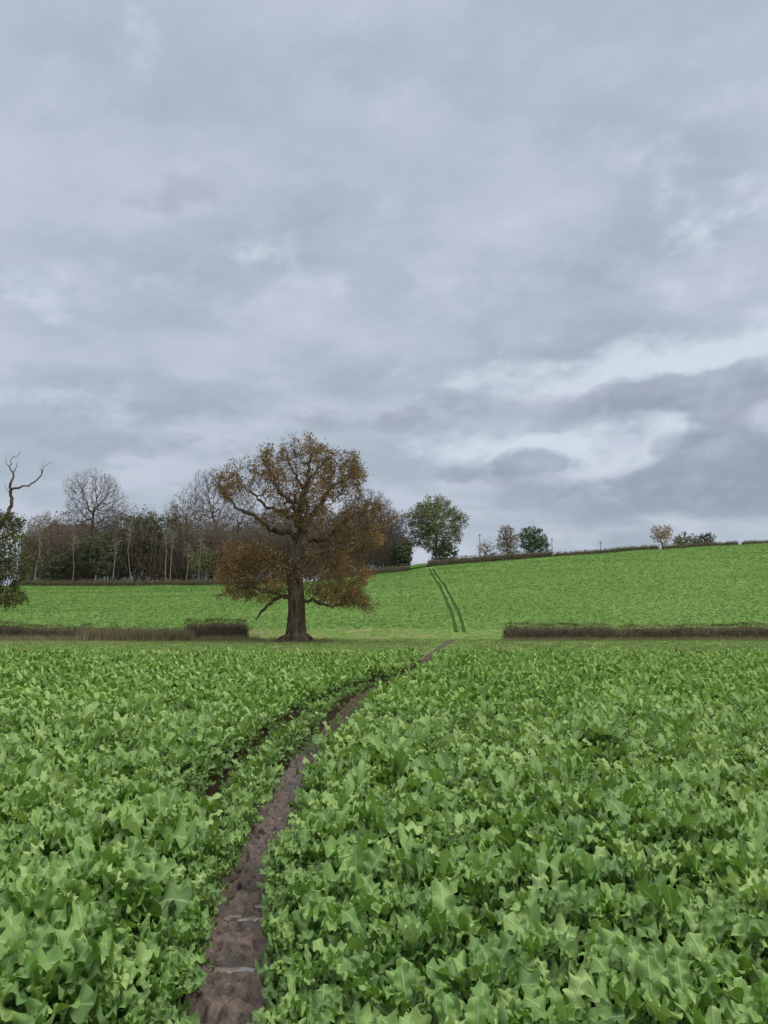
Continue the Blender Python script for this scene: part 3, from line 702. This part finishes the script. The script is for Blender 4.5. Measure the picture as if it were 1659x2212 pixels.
# thicket of the wood
r3 = np.random.RandomState(9)
n = 66000
px = r3.uniform(45, 885, n); Yt = r3.uniform(189, 212, n); xx = (px-CX)/F_*Yt
topy = np.interp(px, [45,60,100,190,240,330,460,560,700,820,885], [1165,1120,1104,1110,1108,1100,1092,1098,1092,1120,1178])+ (vnoise(px*.035, px*0, 2)-.5)*40+(vnoise(px*.15, px*0, 4)-.5)*20
ht = (1335-topy)/F_*Yt+CH-gz(xx, Yt); ht = np.clip(ht, 1, 30)
zz = r3.uniform(0, 1, n)**.75*ht
c = np.stack([xx, Yt, gz(xx, Yt)+zz], 1)
dense = r3.rand(n) < np.clip(1.6-1.3*zz/ht, .22, 1)
c = c[dense]
V, Fq, A = leafquads(c, .40, r3, np.clip(.42+(vnoise(c[:,0]*.22, c[:,2]*.25, 5)-.5)*1.1+r3.normal(0, .15, len(c)), 0, 1))
M_thick = leafmat('thicket_leaf', [(0,(.10,.102,.070)),(.35,(.165,.145,.11)),(.7,(.24,.19,.15)),(1,(.30,.225,.175))])  # lightened colours: haze of distance is put into the thicket albedo
ns = 32000; i = r3.randint(0, n, ns); p0 = np.stack([xx[i], Yt[i], gz(xx[i], Yt[i])+zz[i]*.6], 1); p1 = p0+np.stack([r3.normal(0, .9, ns), r3.normal(0, .9, ns), np.minimum(ht[i]*1.08-zz[i]*.6, r3.uniform(1.5, 6.5, ns))], 1)
V2, F2 = sticks(p0, p1, r3.uniform(.02, .05, ns))
me = npmesh('thicket', np.vstack([V, V2]), np.vstack([Fq, F2+len(V)]), M_thick, False, lc=np.concatenate([A, np.full(len(V2), .6)]))
tag(link('thicket', me), 'brown twiggy undergrowth filling the wood between the taller trees', 'undergrowth', kind='stuff')
# ------------------------------------------------------------------ hedges
def hedge(label, line, h, w, lm, seed, dens=1.0, size=.08, rag=.12, tw=M_twig, group=None):
    r_ = np.random.RandomState(seed); line = np.array(line, float)
    seg = np.concatenate([[0], np.cumsum(np.linalg.norm(np.diff(line, axis=0), axis=1))]); L = seg[-1]
    def at(s): return np.interp(s, seg, line[:,0]), np.interp(s, seg, line[:,1])
    x0, y0 = at(0); x0, y0 = float(x0), float(y0); z0 = float(gz(x0, y0))
    root = empty('hedge', (x0, y0, z0)); tag(root, label, 'hedge', group)
    def top(s): return h*(1+rag*2*(vnoise(s*.7, s*0, seed)-.5)+rag*(vnoise(s*2.7, s*0, seed+1)-.5))*np.clip(np.minimum(s, L-s)/(w*.4)+.55, .55, 1)
    m_ = max(8, int(L/.4)); S = np.linspace(.1*w, L-.1*w, m_); x, y = at(S); z = gz(x, y); T_ = top(S)*.8
    V = []
    for i in range(m_):
        for (dy, f) in ((-.26,-.05),(-.28,.75),(0,1),(.28,.75),(.26,-.05)):
            V.append((x[i]-x0, y[i]-y0+dy*w+r_.normal(0, .03), z[i]-z0+f*T_[i]))
    Fq = [(i*5+j, i*5+j+1, i*5+j+6, i*5+j+5) for i in range(m_-1) for j in range(4)]
    V = np.array(V); Fq = np.array(Fq)
    ns = int(L*h*170*dens/(size/.08)**1.2); s = r_.uniform(0, L, ns); x, y = at(s); t = top(s)
    p0 = np.stack([x-x0, y-y0+r_.uniform(-.5, .45, ns)*w, gz(x, y)-z0+r_.uniform(.0, .75, ns)*t], 1)
    k = size/.08
    p1 = p0+np.stack([r_.normal(0, .12, ns), r_.normal(0, .12, ns), r_.uniform(.1, .4, ns)], 1)*[k**.5, k**.5, k**.3]
    p1[:,2] = np.minimum(p1[:,2], gz(x, y)-z0+t*r_.uniform(.95, 1.2, ns))
    V2, F2 = sticks(p0, p1, r_.uniform(.006, .014, ns)*k**.8)
    link('branches', npmesh('branches', np.vstack([V, V2]), np.vstack([Fq, F2+len(V)]), tw), root)
    nl = int(L*h*420*dens/(size/.08)**2); s = r_.uniform(0, L, nl); x, y = at(s); t = top(s)
    face = r_.rand(nl); dy = np.where(face < .5, -.5, np.where(face < .85, r_.uniform(-.5, .5, nl), .5))*w+r_.normal(0, .07*w, nl)
    fz = np.where(face < .5, r_.uniform(.05, 1, nl), np.where(face < .85, 1.0, r_.uniform(.05, 1, nl)))
    c = np.stack([x-x0, y-y0+dy, gz(x, y)-z0+fz*t+r_.normal(0, .05*h, nl)], 1)
    lc = np.clip(.45+(vnoise(s*1.3, c[:,2]*3.5, seed)-.5)*1.3+r_.normal(0, .16, nl), 0, 1)
    kp = r_.rand(nl) < np.clip(.25+1.4*vnoise(s*2.1, c[:,2]*4, seed+3), .25, 1); c = c[kp]; lc = lc[kp]
    V, Fq, A = leafquads(c, size, r_, lc); link('foliage', npmesh('foliage', V, Fq, lm, False, lc=A), root)
def at_px(px, Y): return ((px-CX)/F_*Y, Y)
M_hedge = leafmat('hedge_leaf', [(0,(.075,.085,.045)),(.5,(.175,.155,.085)),(1,(.34,.28,.17))])
M_hedgeg = leafmat('dark_hedge_leaf', [(0,(.065,.074,.042)),(.5,(.14,.138,.080)),(1,(.25,.22,.135))])
M_htw = barkmat('hedge_stems', (.062,.054,.038), (.17,.145,.10), 5, simple_=True)
hedge('trimmed brown hedge along the field edge at the right of the photo', [at_px(1084,57.2), at_px(1438,57.4), at_px(1800,57.5)], 1.12, 1.3, M_hedge, 71, 1.3, tw=M_htw, rag=.12)
hedge('low brown hedge along the field edge at the far left, thinning towards the weeds', [at_px(-120,57.5), at_px(120,57.5), at_px(205,57.6)], 1.12, 1.2, M_hedge, 73, 1.2, tw=M_htw, rag=.14)
hedge('short dark hedge block left of the big oak, at the end of the weeds', [at_px(402,58), at_px(540,58)], 1.38, 1.2, M_hedgeg, 74, 1.3, tw=M_htw, rag=.12)
hedge('ragged low remains of hedge among dry weeds between the two left hedge blocks', [at_px(212,57.9), at_px(395,58)], .75, .9, M_hedge, 75, .45, tw=M_htw, rag=.5)
hedge('long dark hedge below the wood at the top of the left field', [at_px(30,181.5), at_px(300,181.5), at_px(520,181.5), at_px(640,181.5)], 1.5, 2.0, M_hedgeg, 76, 1.0, .26, tw=M_htw, rag=.06)
hedge('dark hedge climbing from behind the big oak to the gap in the field corner', [at_px(690,181.5), at_px(780,181.5), at_px(884,181.5)], 1.7, 2.2, M_hedgeg, 77, 1.0, .26, tw=M_htw, rag=.10)
hedge('long hilltop hedge from the broad pale green tree to the dark green tree', [at_px(922,182), at_px(1000,182), at_px(1195,182)], 1.8, 2.2, M_hedgeg, 78, 1.0, .26, tw=M_htw, rag=.10)
hedge('thin hedge along the skyline between the dark green tree and the orange tree', [at_px(1196,182), at_px(1425,182)], 1.1, 1.6, M_hedgeg, 79, .9, .24, tw=M_htw, rag=.13)
hedge('low hedge on the skyline right of the orange tree', [at_px(1432,182), at_px(1598,182)], 1.0, 1.6, M_hedgeg, 80, .9, .22, tw=M_htw, rag=.2)
hedge('short hedge on the skyline reaching the right edge of the photo', [at_px(1606,182), at_px(1760,182)], .9, 1.6, M_hedgeg, 81, .9, .22, tw=M_htw, rag=.2)
# ------------------------------------------------------------------ poles
M_pole = simple('weathered_pole', (.10,.085,.07), .9)
for px, ty, lab in [(1037,1153,'thin dark pole on the skyline just right of the broad pale green tree'),(1193,1162,'thin pole on the skyline right of the dark green tree'),(1298,1169,'short thin pole standing alone on the skyline hedge, nearest the orange tree')]:
    b = P(px, 1200, 186); b[2] = float(gz(b[0], 186)); h = P(px, ty, 186)[2]-b[2]
    root = empty('utility_pole', tuple(b)); tag(root, lab, 'pole')
    V, Fq = sticks(np.array([[0,0,-.1]]), np.array([[0,0,h]]), np.array([.10]), 8); V[8:] *= [1.6,1.6,1]
    link('shaft', npmesh('shaft', V, Fq, M_pole, True), root)
    V = np.array([(sx*.35, sy*.05, h-.45+sz*.06) for sx in (-1,1) for sy in (-1,1) for sz in (-1,1)])
    link('cross_bar', npmesh('cross_bar', V, [(0,1,3,2),(4,6,7,5),(0,4,5,1),(2,3,7,6),(0,2,6,4),(1,5,7,3)], M_pole), root)
# ------------------------------------------------------------------ brick house
def brick():
    m, N = mat('red_brick'); g = N.new('ShaderNodeTexCoord').outputs['Object']
    b = N.new('ShaderNodeTexBrick'); N.l.new(g, b.inputs[0]); b.inputs['Scale'].default_value = 4
    b.inputs['Color1'].default_value = (.17,.085,.065,1); b.inputs['Color2'].default_value = (.21,.11,.085,1); b.inputs['Mortar'].default_value = (.2,.17,.15,1)
    finish(N, b.outputs[0], .9); return m
M_brick = brick(); M_roof = simple('tile_roof', (.12,.08,.07), .85, sc=3); M_white = simple('white_paint', (.7,.7,.7), .5); M_glass = simple('window_glass', (.03,.035,.04), .1, .6)
def boxm(name, x0, x1, y0, y1, z0, z1, m_, parent):
    V = [(x, y, z) for x in (x0, x1) for y in (y0, y1) for z in (z0, z1)]
    return link(name, npmesh(name, V, [(0,1,3,2),(4,6,7,5),(0,4,5,1),(2,3,7,6),(0,2,6,4),(1,5,7,3)], m_), parent)
HYv = 224; hb = P(140, 1200, HYv); hb[2] = float(gz(hb[0], HYv)); eave = P(128, 1152, HYv)[2]-hb[2]; ridge = P(128, 1129, HYv)[2]-hb[2]; hw = 46/F_*HYv
root = empty('brick_house', tuple(hb)); tag(root, 'red brick house with tiled roof half hidden behind bare trees at the left', 'house')
boxm('wall', -hw, hw, 0, 7, 0, eave, M_brick, root)
V = [(-hw-.4,-.5,eave-.1),(hw+.4,-.5,eave-.1),(hw+.4,7.5,eave-.1),(-hw-.4,7.5,eave-.1),(-hw-.4,3.5,ridge),(hw+.4,3.5,ridge)]
me = bpy.data.meshes.new('roof'); me.from_pydata(V, [], [(0,1,5,4),(2,3,4,5),(0,4,3),(1,2,5),(3,2,1,0)]); me.materials.append(M_roof); rf = link('roof', me, root)
boxm('chimney', -hw+.5, -hw+1.7, 3, 4, ridge-1, ridge+1.0, M_brick, rf); boxm('chimney', hw-3.2, hw-2, 3, 4, ridge-1, ridge+.8, M_brick, rf)
for xc in (-4.5, -1.2, 2.2, 5):
    for zc in (eave-1.4, eave-4.6):
        fr = boxm('window', xc-.65, xc+.65, -.08, -.003, zc-.65, zc+.65, M_white, root)
        boxm('pane', xc-.53, xc+.53, -.1, -.083, zc-.53, zc+.53, M_glass, fr)
boxm('door', .1, 1.1, -.07, -.003, 0, 2.1, M_white, root)
# ------------------------------------------------------------------ world
w = bpy.data.worlds.new('World'); SC.world = w; w.use_nodes = True; w.node_tree.nodes.clear(); N = NT(w.node_tree)
try: w.cycles.sampling_method = 'MANUAL'; w.cycles.sample_map_resolution = 256
except Exception: pass
SE, SR = radians(48), radians(105)
sky = N.new('ShaderNodeTexSky', sky_type='NISHITA'); sky.sun_disc = False; sky.sun_elevation = SE; sky.sun_rotation = SR
tc = N.new('ShaderNodeTexCoord').outputs['Generated']
sx = N.new('ShaderNodeSeparateXYZ'); N.l.new(tc, sx.inputs[0]); X, Y, Z = sx.outputs
az = N.math('ARCTAN2', X, Y); el = N.math('ARCSINE', Z)
def comb(a, b, c=0.):
    n = N.new('ShaderNodeCombineXYZ'); N.put(n.inputs[0], a); N.put(n.inputs[1], b); N.put(n.inputs[2], c); return n.outputs[0]
zc = N.math('ADD', N.math('MAXIMUM', Z, 0), .20)
pl = comb(N.math('DIVIDE', X, zc), N.math('MULTIPLY', N.math('DIVIDE', Y, zc), 1.4), 0.)
big = N.noise(pl, 1.6, 5, .55)
ae = comb(N.math('ADD', az, N.math('MULTIPLY', el, -.3)), N.math('MULTIPLY', el, 1.6), 0.)
fine = N.noise(ae, 10., 7, .58)
med = N.noise(ae, 4.2, 4, .55, col=True)
ws = N.new('ShaderNodeSeparateXYZ'); N.l.new(med, ws.inputs[0])
az2 = N.math('ADD', az, N.math('MULTIPLY', N.math('SUBTRACT', ws.outputs[0], .5), .20)); el2 = N.math('ADD', el, N.math('MULTIPLY', N.math('SUBTRACT', ws.outputs[1], .5), .12))
uv2 = comb(az2, el2, 0.)
def blobs(lst):
    tot = None
    for px, py, rx, ry, amp in lst:
        d = ray(px, py); a0 = math.atan2(d[0], d[1]); e0 = math.asin(d[2]/np.linalg.norm(d))
        v = N.new('ShaderNodeVectorMath', operation='MULTIPLY'); N.l.new(uv2, v.inputs[0]); v.inputs[1].default_value = (F_/rx, F_/ry, 0)
        dd = N.new('ShaderNodeVectorMath', operation='DISTANCE'); N.l.new(v.outputs[0], dd.inputs[0]); dd.inputs[1].default_value = (a0*F_/rx, e0*F_/ry, 0)
        g_ = N.mr(dd.outputs['Value'], 1.9, 0., 0., amp); tot = g_ if tot is None else N.math('ADD', tot, g_)
    return tot
def s2l(r, g, b): return tuple(((c/255+.055)/1.055)**2.4 if c > 10 else c/3294 for c in (r, g, b))
basec = N.mix(N.mr(big, .36, .60), s2l(165,179,192), s2l(195,203,217))
basec = N.mix(N.mr(ws.outputs[2], .40, .62, 0, .55), basec, s2l(174,186,200))
basec = N.mix(N.mr(fine, .42, .66, 0, .30), basec, s2l(203,210,224))
basec = N.mix(N.mr(el, .35, .75, 0, .40), basec, s2l(184,195,217))
B = blobs([(290,45,50,26,.4),(1150,820,260,50,.75),(1000,965,170,36,.6),(1620,745,120,50,.6),(1440,775,150,40,.7),(1270,950,200,50,.9),(1600,680,140,50,.35),(40,880,160,40,.45),(400,880,240,46,.4),(960,1085,200,28,.35),(1550,420,240,160,.3),(600,560,260,60,.3),(1360,1020,160,36,.7),(80,640,160,60,.3),(1450,915,80,26,.6)])
bm = N.mr(N.math('ADD', B, N.math('MULTIPLY', N.math('SUBTRACT', fine, .5), 2.4)), .22, 1.0)
c1 = N.mix(N.math('MULTIPLY', bm, .92), basec, s2l(213,223,236))
D = blobs([(1300,875,120,34,1.),(1410,838,90,34,.9),(1500,890,100,28,.8),(1560,975,180,52,1.3),(1610,815,130,34,1.1),(960,885,140,36,.8),(1140,1000,100,34,.9),(1020,1028,120,24,.7),(1600,1050,200,44,1.1),(700,905,130,34,.6),(250,975,220,40,.5),(1220,1070,170,24,.8),(1210,745,110,26,.5),(560,990,160,36,.4),(1400,1110,300,26,.7),(830,975,60,20,.6),(1370,690,70,30,.4),(420,420,220,70,.35),(900,330,260,60,.25)])
dm = N.mr(N.math('ADD', D, N.math('MULTIPLY', N.math('SUBTRACT', fine, .5), 3.6)), .22, 1.05)
dm = N.math('MULTIPLY', dm, N.mr(D, .05, .42))
c2 = N.mix(N.math('MULTIPLY', dm, .82), c1, N.mix(N.mr(fine, .4, .75), s2l(144,154,169), s2l(169,179,194)))
nis = N.mix(1.0, sky.outputs[0], (.10,.10,.10), 'MULTIPLY')
c3 = N.mix(.04, c2, nis)
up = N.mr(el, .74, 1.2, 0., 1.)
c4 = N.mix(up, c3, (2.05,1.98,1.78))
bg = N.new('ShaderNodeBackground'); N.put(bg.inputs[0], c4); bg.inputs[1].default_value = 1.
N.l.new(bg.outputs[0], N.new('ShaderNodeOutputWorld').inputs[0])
sl = bpy.data.lights.new('sun', 'SUN'); sl.energy = 1.5; sl.angle = radians(22); sl.color = (1, .94, .80)
so = bpy.data.objects.new('sun', sl); C.objects.link(so)
from mathutils import Vector
sd = Vector((sin(SR)*cos(SE), cos(SR)*cos(SE), sin(SE))); so.rotation_euler = sd.to_track_quat('Z', 'Y').to_euler()
so.location = (20, 20, 40)
